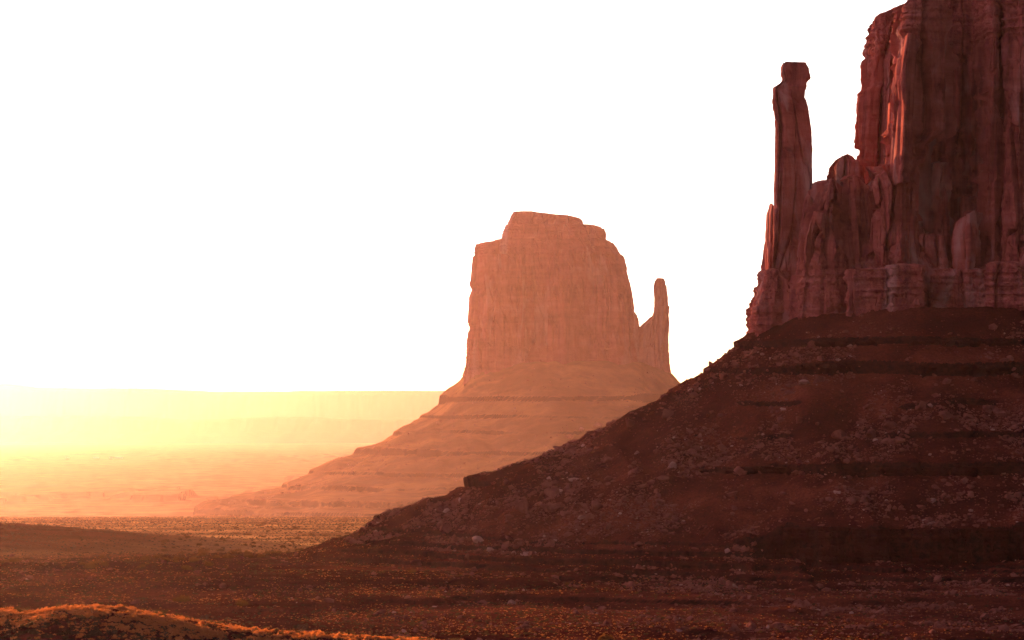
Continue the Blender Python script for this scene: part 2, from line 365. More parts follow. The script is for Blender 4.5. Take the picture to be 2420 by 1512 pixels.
def relief(s, z, X, Y, k, seed, zlo, zhi, amp=1.0):
    """outward relief of a jointed sandstone wall; zlo: top of the thin-bedded base, zhi: foot of the thin-bedded cap"""
    wig = .45 * n2(z / 30, s / 40, seed + 1) + .15 * n2(z / 7, s / 12, seed + 2)
    mid = sm(zlo - 4, zlo + 6, z) * (1 - sm(zhi - 4, zhi + 3, z))
    d = 0
    for (wx, wz, am, tl, ck, sd_) in ((19, 95, 9.0, 11.0, 8.0, 0), (8.0, 46, 3.0, 3.0, 4.5, 20), (2.8, 14, .5, .6, .7, 40)):
        i1, i2, ox, oy, bd = cell((s + wig * wx / 8) / (wx * k), z / (wz * k) + s * .01, seed + sd_)
        w_ = mid if sd_ else np.maximum(mid, .45)
        d = d + w_ * am * k * (i1 - .5) + w_ * tl * k * (ox * (i2 - .5) * 2 + oy * .35 * (i1 - .5)) - w_ * ck * k * (1 - sm(.01, .085, bd))
    # thin beds
    tb = 1 - mid
    i1, i2, ox, oy, bd = cell(s / (3.4 * k) + .3 * np.floor(z / (3 * k)), z / (3.4 * k), seed + 60)
    d = d + tb * (1.5 * k * (i1 - .5) - .8 * k * (1 - sm(0, .12, bd)))
    i1, i2, ox, oy, bd = cell(s / (1.6 * k), z / (4.5 * k), seed + 66)
    d = d + tb * (.8 * k * (i1 - .5) - .4 * k * (1 - sm(0, .12, bd)))
    bed = n2(z / (1.5 * k) + 0 * s, s / 60, seed + 62); bed2 = n2(z / (.6 * k) + 0 * s, s / 40, seed + 63)
    d = d + tb * k * (.8 * np.sign(bed) * np.abs(bed) ** .5 + .3 * bed2) + mid * k * .25 * bed
    d = d + k * (.4 * n3(X / 6, Y / 6, z / 9, seed + 70) + .35 * n3(X / 2.1, Y / 2.1, z / 2.6, seed + 71))
    return d * amp
def body(rows, yf, yd, plan=PLAN, top=None, k=1.0, seed=0, res=.55, zlo=178, zhi=288, batter=0., amp=1.0, foot=12, dome=1.5, round_=0.):
    """one rock mass: rows of (v, uL, uR) give its outline, yf/yd where it stands and how deep it is"""
    yr = yf + min(yd / 2, 12)
    vs = np.array([r[0] for r in rows], float); uL = np.array([r[1] for r in rows], float); uR = np.array([r[2] for r in rows], float)
    zr = Z_(vs, yr); o = np.argsort(zr); zr, L, Rr = zr[o], X_(uL, yr)[o], X_(uR, yr)[o]
    z1 = zr[-1]; z0 = zr[0] - foot
    P = np.array(plan + [plan[0]], float)
    hwm = (Rr - L).max() / 2
    seg = np.hypot(np.diff(P[:, 0]) * hwm, np.diff(P[:, 1]) * yd / 2); cs = np.concatenate([[0], np.cumsum(seg)]); per = cs[-1]
    n = max(24, int(per / res)); t = np.arange(n) / n * per
    px = np.interp(t, cs, P[:, 0]); py = np.interp(t, cs, P[:, 1])
    ker = max(1, int(n * .004))
    for _ in range(2):
        px = sum(np.roll(px, j) for j in range(-ker, ker + 1)) / (2 * ker + 1); py = sum(np.roll(py, j) for j in range(-ker, ker + 1)) / (2 * ker + 1)
    px = (px - (px.max() + px.min()) / 2) / ((px.max() - px.min()) / 2)
    nz = max(6, int((z1 - z0) / res)); tz = np.linspace(0, 1, nz)
    zn = z0 + tz * (z1 - z0)
    l = np.interp(zn, zr, L)[:, None]; r = np.interp(zn, zr, Rr)[:, None]
    hw = (r - l) / 2; cx = (r + l) / 2
    hd = yd / 2 * (.7 + .3 * hw / hwm)
    X = cx + px[None] * hw
    Yc = yf + yd / 2
    Y = Yc + py[None] * hd + batter * tz[:, None] * (py[None] < .3)
    Z = np.repeat(zn[:, None], n, 1)
    if top is not None:
        u = X / yr * F + CU; ztop = Z_(np.interp(u, [p[0] for p in top], [p[1] for p in top]), yr)
        Z = z0 + (ztop - z0) * tz[:, None]
    # outward normals in plan
    tx = np.roll(X, -1, 1) - np.roll(X, 1, 1); ty = np.roll(Y, -1, 1) - np.roll(Y, 1, 1)
    ln = np.hypot(tx, ty) + 1e-6; nx, ny = -ty / ln, tx / ln
    sgn = np.sign(((X - cx) * nx + (Y - Yc) * ny).sum()); nx *= sgn; ny *= sgn
    S = np.repeat((t + seed * 37.1)[None], nz, 0)
    d = relief(S, Z, X, Y, k, seed, zlo, zhi, amp) - .4 * amp * k
    fade = np.minimum(1, hw / (6 * k)); d = d * fade
    if round_: d = d - round_ * (np.clip((tz[:, None] - .75) / .25, 0, 1) ** 2.2)
    X = X + nx * d; Y = Y + ny * d
    # closed top
    mX, mY, mZ = X[-1].mean(), Y[-1].mean(), Z[-1]
    capX, capY, capZ = [X], [Y], [Z]
    nr = max(3, int(min(hwm, yd / 2) / (res * 1.6))) ; nr = min(nr, 40)
    for q in range(1, nr + 1):
        f = 1 - q / nr; f = f if f > 0 else .002
        x = mX + (X[-1] - mX) * f; y = mY + (Y[-1] - mY) * f
        z = mZ * f + mZ.mean() * (1 - f) + dome * (1 - f * f) ** .7 + k * .9 * fbm(x / (5 * k), y / (5 * k), seed + 90, 3) * min(1, q / 2)
        capX.append(x[None]); capY.append(y[None]); capZ.append(z[None])
    X = np.concatenate(capX); Y = np.concatenate(capY); Z = np.concatenate(capZ)
    V = np.stack([X, Y, Z], -1).reshape(-1, 3); f = grid_faces(X.shape[0], n, True)
    if sgn < 0: f = f[:, ::-1]
    return V, f
def join(parts):
    V, Fa, o = [], [], 0
    for v, f in parts: V.append(v); Fa.append(f + o); o += len(v)
    return np.concatenate(V), np.concatenate(Fa)
def empty(name, loc):
    o = bpy.data.objects.new(name, None); COL.objects.link(o); o.location = loc; o.empty_display_size = 10; return o
def part(name, parts, root, m, label=None):
    V, f = join(parts); V = V - np.array(root.location)[None]
    o = mesh(name, V, f, m, root, smooth=False)
    if label: o['label'] = label
    return o

west = empty('sandstone_butte', (250, 1420, 150))
tag(west, 'near dark red butte with sheer cliffs rising out of the top right corner', 'butte', 'sandstone buttes')
BIG = [(-150, 2500, 3350), (740, 2440, 3420)]
part('cliff_wall', [
    body([(40, 2066, 2300), (75, 2055, 2300), (205, 2051, 2300), (215, 2044, 2300), (390, 2033, 2300), (740, 2000, 2300)], 1400, 40, FINB,
         top=[(2000, 44), (2050, 42), (2064, 39), (2100, 36), (2135, 14), (2165, -4), (2300, -40), (2420, -60)], seed=1, zhi=284),
    body([(-30, 2140, 2236), (40, 2120, 2238), (85, 2136, 2236), (150, 2122, 2237), (210, 2120, 2238), (300, 2116, 2234), (330, 2116, 2190), (450, 2106, 2182), (740, 2085, 2185)], 1346, 40, FIN,
         top=[(2100, 30), (2160, -2), (2250, -20)], seed=2, zhi=284, amp=.7, batter=4),
    body([(85, 2134, 2160), (130, 2123, 2160), (200, 2112, 2158), (250, 2119, 2156), (300, 2116, 2154), (360, 2112, 2154), (420, 2108, 2150)], 1336, 26, BLADE, seed=8, amp=.22, dome=.5, foot=3),
    body([(-60, 2215, 2345), (740, 2215, 2345)], 1402, 60, BOX, seed=3, zhi=284, amp=.7),
    body([(-70, 2318, 2372), (60, 2322, 2368), (300, 2318, 2366), (740, 2310, 2372)], 1356, 60, PLAN, seed=4, zhi=286),
    body([(-70, 2362, 2440), (100, 2370, 2445), (740, 2352, 2460)], 1351, 70, PLAN, seed=5, zhi=286),
    body([(-70, 2430, 2620), (740, 2425, 2640)], 1346, 80, PLAN, seed=6, zhi=286, res=1.),
    body([(-60, 2600, 3350), (740, 2560, 3400)], 1352, 150, BOX, seed=7, zhi=286, res=1.6),
], west, M_rock)
part('buttress', [
    body([(420, 1945, 1985), (445, 1918, 2000), (480, 1903, 2008), (560, 1890, 2012), (640, 1880, 2012), (760, 1868, 2012)], 1352, 46, PLAN,
         top=[(1880, 560), (1898, 490), (1925, 458), (1962, 424), (1985, 430), (2012, 478)], seed=11, amp=.9, round_=1.5, dome=2),
    body([(500, 1915, 1975), (560, 1898, 1985), (740, 1880, 1990)], 1345, 26, WEDGE, top=[(1880, 540), (1915, 500), (1980, 520)], seed=12, amp=.6, round_=1, dome=1),
    body([(420, 1995, 2040), (450, 1998, 2060), (740, 1992, 2075)], 1356, 40, PLAN, seed=13, amp=.7, round_=2),
    body([(395, 2030, 2120), (450, 2040, 2135), (560, 2030, 2150), (760, 2010, 2165)], 1350, 50, PLAN, top=[(2010, 480), (2050, 440), (2090, 400), (2130, 380), (2180, 380)], seed=14, amp=.9, round_=1.5),
    body([(230, 2124, 2150), (340, 2112, 2162), (450, 2095, 2172), (560, 2085, 2176), (760, 2080, 2178)], 1343, 50, WEDGE, seed=15, amp=.8, round_=1, batter=10),
    body([(560, 2165, 2235), (640, 2165, 2242), (760, 2165, 2250)], 1355, 40, BOX, seed=16, amp=.6),
    body([(390, 2185, 2250), (760, 2178, 2255)], 1366, 40, PLAN, seed=17, amp=.7),
    body([(470, 2262, 2306), (740, 2260, 2308)], 1382, 30, BOX, seed=18, amp=.4),
    body([(500, 2258, 2311), (530, 2251, 2315), (620, 2249, 2316), (740, 2244, 2318)], 1350, 28, WEDGE, top=[(2245, 552), (2260, 524), (2292, 500), (2304, 504), (2318, 538)], seed=19, amp=.5, round_=.8, dome=1),
    body([(560, 2400, 2460), (760, 2390, 2480)], 1343, 40, PLAN, seed=20, amp=.6, round_=3),
], west, M_rock)
part('shoulder_block', [
    body([(372, 1975, 2005), (385, 1964, 2022), (450, 1962, 2027), (520, 1960, 2030)], 1376, 24, BOX, top=[(1960, 388), (1985, 376), (1998, 369), (2015, 384), (2030, 388)], seed=21, amp=.5, zlo=100, zhi=400),
    body([(425, 1922, 1990), (500, 1918, 1992)], 1382, 20, BOX, top=[(1918, 470), (1935, 446), (1952, 440), (1966, 426), (1990, 420)], seed=22, amp=.5, zlo=100, zhi=400),
    body([(385, 2005, 2028), (470, 2003, 2032)], 1372, 14, BOX, seed=23, amp=.3, zlo=100, zhi=400),
], west, M_rock)
part('thumb_spire', [
    body([(153, 1845, 1901), (158, 1842, 1906), (175, 1841, 1911), (184, 1844, 1911), (191, 1844, 1905), (200, 1835, 1904), (208, 1822, 1904), (235, 1821, 1905), (262, 1824, 1910), (300, 1829, 1915),
          (350, 1828, 1919), (400, 1827, 1920), (450, 1825, 1919), (500, 1825, 1910), (560, 1823, 1905), (620, 1818, 1898), (680, 1813, 1890), (760, 1808, 1885)],
         1376, 26, BOX, top=[(1840, 157), (1850, 153), (1898, 153), (1910, 160)], seed=31, amp=.26, zhi=262, zlo=172, dome=.3),
    body([(490, 1818, 1826), (505, 1813, 1834), (560, 1810, 1840), (640, 1806, 1850), (700, 1800, 1850)], 1384, 26, FIN, seed=32, amp=.3, zlo=172, dome=2),
    body([(448, 1903, 1916), (458, 1895, 1922), (480, 1890, 1925), (620, 1875, 1915), (740, 1870, 1915)], 1370, 18, PLAN, top=[(1890, 500), (1900, 470), (1912, 455), (1926, 446)], seed=33, amp=.4),
], west, M_rock, 'slender thumb of rock standing apart from the cliff')
part('base_ledges', [
    body([(640, 1804, 1860), (672, 1796, 1880), (695, 1790, 1884), (700, 1783, 1886), (722, 1780, 1888), (726, 1774, 1890), (760, 1772, 1890), (800, 1773, 1890)], 1362, 60, PLAN, seed=41, zlo=400, amp=.8, foot=14),
    body([(650, 1872, 2008), (760, 1866, 2012)], 1345, 50, PLAN, seed=42, zlo=400, amp=.8, foot=14),
    body([(640, 2000, 2112), (765, 1996, 2116)], 1340, 50, BOX, seed=43, zlo=400, amp=.8, foot=14),
    body([(630, 2095, 2180), (765, 2090, 2184)], 1336, 50, BOX, seed=44, zlo=400, amp=.8, foot=14),
    body([(640, 2172, 2262), (750, 2172, 2262)], 1352, 50, BOX, seed=45, zlo=400, amp=.8, foot=18),
    body([(640, 2246, 2332), (750, 2244, 2334)], 1347, 50, BOX, seed=46, zlo=400, amp=.8, foot=18),
    body([(625, 2325, 2450), (750, 2322, 2455)], 1343, 50, BOX, seed=47, zlo=400, amp=.8, foot=18),
    body([(640, 2440, 3380), (750, 2440, 3400)], 1343, 120, BOX, seed=48, zlo=400, amp=.8, foot=18, res=1.6),
], west, M_rock)

east = empty('sandstone_butte', (250, 12000, 380))
tag(east, 'hazy orange butte with a stepped cap and thin thumb in the middle distance', 'butte', 'sandstone buttes')
EK = dict(k=2.8, zlo=422, zhi=812, res=3.8)
part('cliff_wall', [
    body([(568, 1124, 1462), (590, 1120, 1482), (640, 1115, 1496), (662, 1112, 1500), (676, 1118, 1502), (692, 1111, 1504), (760, 1105, 1516), (800, 1100, 1524), (860, 1097, 1532), (880, 1090, 1536), (905, 1087, 1540)],
         11790, 496, PLAN, top=[(1115, 576), (1126, 571), (1190, 566), (1300, 560), (1432, 563), (1455, 572), (1485, 600), (1500, 615)], seed=51, amp=.7, **EK),
    body([(600, 1150, 1235), (905, 1140, 1240)], 11764, 164, BOX, seed=52, amp=.62, **EK),
    body([(590, 1290, 1372), (905, 1285, 1385)], 11760, 164, PLAN, seed=53, amp=.62, **EK),
    body([(650, 1400, 1470), (905, 1385, 1490)], 11774, 164, PLAN, seed=54, amp=.62, **EK),
    body([(800, 1110, 1150), (905, 1095, 1160)], 11774, 122, PLAN, seed=55, amp=.62, round_=3, **EK),
    body([(690, 1325, 1345), (905, 1310, 1350)], 11742, 96, PLAN, seed=56, amp=.4, round_=2, **EK),
], east, M_far)
part('cap_rock', [
    body([(528, 1196, 1424), (536, 1195, 1429), (545, 1191, 1430), (578, 1186, 1432)], 11830, 330, BOX,
         top=[(1190, 530), (1390, 530), (1405, 532), (1424, 538), (1432, 543)], seed=61, k=3.2, amp=.62, zlo=9000, zhi=9999, res=2.6, dome=0, foot=6),
    body([(498, 1212, 1375), (505, 1207, 1377), (512, 1203, 1376), (532, 1196, 1379)], 11850, 290, BOX,
         top=[(1200, 504), (1214, 499), (1255, 499), (1300, 505), (1345, 509), (1373, 516), (1380, 518)], seed=66, k=3.2, amp=.62, zlo=9000, zhi=9999, res=2.6, dome=0, foot=6),
    body([(562, 1170, 1440), (575, 1150, 1450)], 11824, 414, PLAN, seed=62, k=4.0, amp=.62, zlo=9000, zhi=9999, res=3.2, dome=6, foot=6),
], east, M_far)
part('thumb_spire', [
    body([(657, 1552, 1568), (664, 1547, 1571), (685, 1544, 1573), (700, 1546, 1575), (740, 1546, 1577), (762, 1544, 1579), (800, 1540, 1577), (860, 1530, 1580), (905, 1520, 1588)], 11916, 96, PLAN, seed=63, k=3.0, amp=.4, zlo=100, zhi=9999, res=3.2),
    body([(762, 1522, 1576), (775, 1512, 1577), (860, 1490, 1580), (880, 1480, 1583), (925, 1460, 1592)], 11882, 204, PLAN, top=[(1490, 730), (1504, 748), (1516, 762), (1530, 765), (1541, 752), (1550, 725), (1580, 720)], seed=64, k=3.4, amp=.62, res=3.6, zlo=422, zhi=9999),
], east, M_far, 'thin thumb of rock beside the main block')

# ------------------------------------------------------------------ hard ledges that crop out across the talus
def rock_ledge(L, h, x0, x1, yA, yB, seed, label, lip=1.2, k=.7, amp=.9, thin=9999, gap=None):
    xs = np.arange(x0, x1, .5); ys = np.arange(yA, yB, .8)
    gx_, gy_ = np.meshgrid(xs, ys, indexing='ij'); Hs = height(gx_, gy_)
    yc = ys[np.argmax(Hs >= L, axis=1)]
    ker = np.ones(9) / 9; yc = np.convolve(np.pad(yc, 4, mode='edge'), ker, 'valid')
    tx = np.gradient(xs); ty = np.gradient(yc); ln = np.hypot(tx, ty); nx, ny = ty / ln, -tx / ln
    s_ = np.cumsum(ln); z0, z1 = L - h / 2 - 4, L + h / 2
    end = np.minimum(1, np.minimum(np.arange(len(xs)), np.arange(len(xs))[::-1]) / 30.)     # dies out at both ends
    g_ = sm(-.45, -.15, fbm(s_ / 26, s_ * 0 + seed, seed + 7, 2)) if gap is None else gap
    top = z1 - (1 - end * g_) * (h + 4) + .5 * n2(s_ / 9, s_ * 0, seed + 8)
    nz = int((z1 - z0) / .35) + 2; t = np.linspace(0, 1, nz)[:, None]
    Z = z0 + (top[None] - z0) * t; S = np.repeat(s_[None], nz, 0)
    XX_, YY_ = np.repeat(xs[None], nz, 0), np.repeat(yc[None], nz, 0)
    d = relief(S, Z, XX_, YY_, k, seed, thin, 99999, amp) + .5 + lip * sm(.62, .86, t) - .8 * (1 - sm(0, .35, t)) * 0
    d = d + 2.2 * ridg(S / 17, S * 0, seed + 3, 2)
    X = XX_ + nx * d; Y = YY_ + ny * d
    rows = [np.stack([X, Y, Z], -1)]
    for q, (inn, dz) in enumerate(((1.2, .15), (3.5, -.1), (7, -1.2), (10, -5))):
        rows.append(np.stack([X[-1] - nx * inn, Y[-1] - ny * inn, Z[-1] + dz + .25 * n2(xs / 1.5, xs * 0 + q, seed + 4)], -1)[None])
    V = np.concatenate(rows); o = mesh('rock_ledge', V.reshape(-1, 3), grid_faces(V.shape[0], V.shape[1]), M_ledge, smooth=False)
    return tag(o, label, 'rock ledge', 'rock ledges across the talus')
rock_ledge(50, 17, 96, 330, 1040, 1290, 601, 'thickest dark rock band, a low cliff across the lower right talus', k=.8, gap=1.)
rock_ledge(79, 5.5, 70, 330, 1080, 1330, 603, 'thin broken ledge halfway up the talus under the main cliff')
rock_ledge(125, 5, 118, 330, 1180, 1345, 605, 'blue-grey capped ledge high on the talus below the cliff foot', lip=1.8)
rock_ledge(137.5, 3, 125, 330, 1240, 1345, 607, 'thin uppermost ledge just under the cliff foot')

# ------------------------------------------------------------------ rocks
rng = np.random.default_rng(7)
def ico(sub):
    import bmesh
    bm = bmesh.new(); bmesh.ops.create_icosphere(bm, subdivisions=sub, radius=1)
    V = np.array([v.co[:] for v in bm.verts]); Fa = np.array([[v.index for v in f.verts] for f in bm.faces]); bm.free(); return V, Fa
def angular(V, r, planes=9):
    V = V.copy()
    for _ in range(planes):
        n = r.normal(size=3); n /= np.linalg.norm(n); d = r.uniform(.42, .75)
        t = V @ n - d; V = V - np.where(t > 0, t, 0)[:, None] * n
    return V
I1, F1 = ico(1); I2, F2 = ico(3)
def scatter_rocks(n, seed, dens, smin, smax, power=2.2):
    """candidate points on the slopes, kept with probability dens(x, y, h)"""
    r = np.random.default_rng(seed)
    a = r.uniform(-.2, .24, n); Y = r.uniform(760, 1430, n); X = a * Y
    H = height(X, Y); gx = (height(X + 1.5, Y) - height(X - 1.5, Y)) / 3; gy = (height(X, Y + 1.5) - height(X, Y - 1.5)) / 3
    p = dens(X, Y, H); k = (r.uniform(0, 1, n) < p)
    X, Y, H, gx, gy = X[k], Y[k], H[k], gx[k], gy[k]
    s = smin * (1 - r.uniform(0, 1, len(X)) * (1 - (smin / smax) ** power)) ** (-1 / power)
    return X, Y, H, gx, gy, s
def dens(X, Y, H):
    d = poly_dist(X, Y, WF)
    c = fbm(X / 28, Y / 28, 301, 3); 
    base = sm(2, 12, d) * (.10 + .90 * sm(-.05, .3, c)) * np.where(H > 45, 1., .05 + .25 * sm(0, 100, X))
    st = fbm(X / 9, Y / 40, 302, 2)
    return np.clip(base * (.5 + .8 * sm(-.2, .3, st)), 0, 1) * (H > 33)
variants = []
for i in range(16):
    V = angular(I1, rng, 6); variants.append(V)
X, Y, H, gx, gy, S = scatter_rocks(300000, 5, dens, .32, 2.8, 2.05)
def rock_cloud(name, X, Y, H, S, m, mi, seed):
    r = np.random.default_rng(seed); n = len(X)
    W = np.array(variants)[r.integers(0, 16, n)]                                     # n,42,3
    W = W * (r.uniform(.6, 1.35, (n, 1, 3)) * S[:, None, None]) * np.array([1, 1, .62])
    a = r.uniform(0, 6.28, n); ca, sa = np.cos(a)[:, None], np.sin(a)[:, None]
    b = r.normal(0, .45, n); cb, sb = np.cos(b)[:, None], np.sin(b)[:, None]
    x, y, z = W[..., 0], W[..., 1], W[..., 2]
    y, z = y * cb - z * sb, y * sb + z * cb
    x, y = x * ca - y * sa, x * sa + y * ca
    P = np.stack([x + X[:, None], y + Y[:, None], z + H[:, None] + .12 * S[:, None]], -1)
    nv = W.shape[1]
    Fa = (F1[None] + (np.arange(n) * nv)[:, None, None]).reshape(-1, 3)
    return mesh(name, P.reshape(-1, 3), Fa, m, smooth=False, mi=np.repeat(mi, len(F1)))
mi = (rng.uniform(0, 1, len(X)) < .025).astype(int)
rc = rock_cloud('rubble', X, Y, H, S, [M_bold, M_pale], mi, 6)
tag(rc, 'small broken stones strewn over the dark talus slope', 'rubble', kind='stuff')
print('rubble', len(X))
# rubble on the east butte's talus
r = np.random.default_rng(8); n = 16000
Xe = SE * r.uniform(-280, 260, n); Ye = SE * r.uniform(2500, 2860, n); He = height(Xe, Ye)
kk = (He > -240) & (poly_dist(Xe / SE, Ye / SE, EF) > 4) & (r.uniform(0, 1, n) < sm(-.2, .3, fbm(Xe / 200, Ye / 200, 310, 3)) * .3)
Xe, Ye, He = Xe[kk], Ye[kk], He[kk]; Se = 2.6 * (1 - r.uniform(0, 1, len(Xe)) * .93) ** (-1 / 2.4)
re_ = rock_cloud('rubble', Xe, Ye, He, Se, [M_bold, M_pale], (r.uniform(0, 1, len(Xe)) < .03).astype(int), 9)
tag(re_, 'scattered pale stones on the hazy talus of the far butte', 'rubble', kind='stuff')

# single boulders
bold_me = []
for i in range(14):
    V = angular(I2, rng, 12)
    V = V * (1 + .05 * n3(V[:, 0] * 2.5 + i * 9, V[:, 1] * 2.5, V[:, 2] * 2.5, 3)[:, None])
    me = mesh('boulder_shape', V, F2, M_pale if i in (12, 13) else M_bold, smooth=False)
    bold_me.append(me.data); bpy.data.objects.remove(me)
def boulder(x, y, z, s, var, rot, label, group=None):
    o = bpy.data.objects.new('boulder', bold_me[var]); COL.objects.link(o)
    o.location = (x, y, z); o.scale = s; o.rotation_euler = rot
    return tag(o, label, 'boulder', group)
NAMED = [  # u, v (foot), size in photo units (w, h), depth m, variant, tilt, label
    (1417, 1010, 34, 15, 0, .0, 'flat oval boulder perched highest on the ridge line of the near talus'),
    (1343, 1037, 34, 13, 1, .15, 'long low boulder poking from the ridge line under the pale far talus'),
    (1372, 1026, 14, 12, 12, .6, 'small upright block glowing orange on the ridge line'),
    (1412, 1030, 18, 22, 2, .9, 'narrow boulder leaning under the flat oval one on the ridge'),
    (1489, 1010, 34, 24, 3, .5, 'big slanted slab just below the ridge, right of the perched oval boulder'),
    (1575, 990, 34, 36, 4, .1, 'large rounded boulder with bands, standing half buried near the ridge top'),
    (1277, 1182, 18, 24, 5, .9, 'tall wedge boulder standing upright in mid slope beside a rounded one'),
    (1306, 1176, 36, 30, 6, .1, 'wide rounded boulder right of the tall wedge in mid slope'),
    (1237, 1212, 36, 34, 7, .7, 'split layered boulder left of the tall wedge in mid slope'),
    (1310, 1203, 40, 16, 8, .0, 'layered low slab with a bright left edge below the rounded boulder'),
    (1372, 1200, 30, 14, 9, .2, 'low flat boulder left of the pair of round boulders'),
    (1410, 1205, 40, 32, 10, .1, 'round banded boulder, larger of the pair in mid slope'),
    (1336, 1222, 32, 18, 11, .1, 'hump shaped boulder below the pair of round boulders'),
    (987, 1338, 32, 22, 9, .5, 'pale slanted slab on the lower left slope near the foot of the talus'),
    (1103, 1327, 20, 20, 5, .7, 'upright blade of rock in the lower slope'),
    (1147, 1315, 24, 14, 9, .5, 'low wedge of rock lying right of the upright blade'),
    (1058, 1258, 22, 18, 6, .2, 'orange-tipped boulder beside the bright edge of the small spur'),
    (2180, 965, 30, 26, 4, .2, 'dark boulder beside a small white block under the long dark ledge'),
    (2198, 962, 16, 12, 13, .3, 'small white block touching a dark boulder under the long dark ledge'),
    (1985, 1040, 38, 26, 7, .3, 'large purplish boulder lying among smaller ones, centre of the upper slope'),
    (1755, 1120, 36, 22, 8, .1, 'low brown outcrop boulder with a pointed left end above the thin ledge'),
    (1888, 1000, 24, 22, 3, .4, 'tilted block high on the slope below the dark ledge'),
    (2108, 1012, 34, 24, 9, .2, 'blocky boulder resting alone on smooth slope under the ledge'),
    (2060, 1038, 34, 26, 5, .5, 'slanting boulder with a pale top edge right of the purplish one'),
]
placed = []
for (u, v, wd, hh, var, tilt, lab) in NAMED:
    h = hit(u, v, 900)
    if h is None: print('no hit', lab); continue
    x, y, z = h; m_ = y / F; 
    boulder(x, y + wd * m_ * .2, z + hh * m_ * .28, (wd * m_ * .62, wd * m_ * .55, hh * m_ * .66), var, (.1, tilt * .6, tilt), lab, 'boulders singled out on the talus')
    placed.append((x, y))
# unnamed boulders
X, Y, H, gx, gy, S = scatter_rocks(9000, 15, lambda a, b, c: dens(a, b, c) ** 1.5, 1.1, 4.2, 1.9)
uu = X / Y * F + CU; vv = CV - (H - CH) / Y * F
k = (uu > 20) & (uu < 2410) & (vv < 1505) & (H > 40); X, Y, H, S, uu, vv = X[k], Y[k], H[k], S[k], uu[k], vv[k]
o = np.argsort(-S / Y)[:262]; cnt = 0
for i in o:
    x, y, z, s = X[i], Y[i], H[i], S[i] * .9
    # skip boulders another part of the slope hides
    t = np.linspace(.6, .985, 60); 
    if np.any(height(x * t, y * t) > CH + (z + s * .7 - CH) * t): continue
    pale = rng.uniform() < .08; var = int(rng.integers(12, 14) if pale else rng.integers(0, 12))
    zone = ('close under the cliff' if z > 126 else 'between the two upper ledges' if z > 104 else 'on the steep middle slope' if z > 80 else 'above the thick rock band' if z > 57 else 'at the foot of the talus')
    side = 'near sunlit ridge' if uu[i] < 1500 else 'below the spire' if uu[i] < 1900 else 'below the main cliff'
    size = 'large' if s > 2.0 else 'mid-sized' if s > 1.2 else 'small'
    boulder(x, y, z + .1 * s, (s * rng.uniform(.9, 1.5), s * rng.uniform(.8, 1.2), s * rng.uniform(.55, .95)), var,
            (rng.normal(0, .25), rng.normal(0, .3), rng.uniform(0, 6.28)),
            f"{size} {'pale' if pale else 'dark red'} boulder {zone}, {side}", 'boulders lying on the talus')
    cnt += 1
print('boulders', cnt)

# ------------------------------------------------------------------ shrubs and sagebrush
def tuft(r, nleaf, flat=.75, leaf=.16):
    """a rounded bush of small leaf faces, radius 1"""
    d = r.normal(size=(nleaf, 3)); d /= np.linalg.norm(d, axis=1)[:, None]; d[:, 2] = np.abs(d[:, 2])
    lump = 1 + .25 * np.sin(d[:, 0] * 5 + r.uniform(0, 6)) * np.cos(d[:, 1] * 4 + r.uniform(0, 6))
    c = d * (r.uniform(.45, 1, nleaf) ** .5 * lump)[:, None] * np.array([1, 1, flat])
    e1 = r.normal(size=(nleaf, 3)); e1 /= np.linalg.norm(e1, axis=1)[:, None]
    e2 = np.cross(e1, d); e2 /= np.linalg.norm(e2, axis=1)[:, None] + 1e-6
    l = leaf * r.uniform(.6, 1.4, (nleaf, 1))
    V = np.stack([c + e1 * l, c - e1 * l * .6 + e2 * l * .8, c - e1 * l * .6 - e2 * l * .8], 1)
    return V.reshape(-1, 3)
tv = [tuft(np.random.default_rng(400 + i), 40, .7, .30) for i in range(12)]
def tuft_cloud(name, X, Y, H, S, m, seed):
    r = np.random.default_rng(seed); n = len(X); W = np.array(tv)[r.integers(0, 12, n)] * (S[:, None, None] * r.uniform(.8, 1.2, (n, 1, 3)))
    P = W + np.stack([X, Y, H - .05], -1)[:, None, :]
    return mesh(name, P.reshape(-1, 3), np.arange(n * W.shape[1]).reshape(-1, 3), m, smooth=False)
r = np.random.default_rng(11)
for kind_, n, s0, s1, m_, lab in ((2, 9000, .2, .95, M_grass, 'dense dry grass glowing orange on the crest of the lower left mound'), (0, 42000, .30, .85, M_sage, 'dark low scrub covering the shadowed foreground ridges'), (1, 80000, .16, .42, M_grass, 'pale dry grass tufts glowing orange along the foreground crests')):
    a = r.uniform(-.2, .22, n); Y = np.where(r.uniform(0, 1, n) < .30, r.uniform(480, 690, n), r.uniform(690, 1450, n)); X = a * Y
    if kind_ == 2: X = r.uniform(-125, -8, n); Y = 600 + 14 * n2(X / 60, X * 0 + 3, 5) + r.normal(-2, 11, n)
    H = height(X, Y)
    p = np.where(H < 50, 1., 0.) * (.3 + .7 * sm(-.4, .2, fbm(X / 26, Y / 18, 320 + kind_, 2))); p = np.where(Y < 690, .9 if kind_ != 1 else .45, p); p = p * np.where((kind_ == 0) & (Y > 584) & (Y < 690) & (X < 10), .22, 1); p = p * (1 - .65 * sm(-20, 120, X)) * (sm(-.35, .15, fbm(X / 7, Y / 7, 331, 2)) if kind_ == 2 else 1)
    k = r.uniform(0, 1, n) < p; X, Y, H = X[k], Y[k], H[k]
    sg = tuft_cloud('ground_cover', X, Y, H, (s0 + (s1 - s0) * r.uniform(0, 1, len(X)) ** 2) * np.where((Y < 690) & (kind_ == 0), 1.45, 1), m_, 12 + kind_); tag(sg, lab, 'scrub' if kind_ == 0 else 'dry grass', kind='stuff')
    print('tufts', len(X))
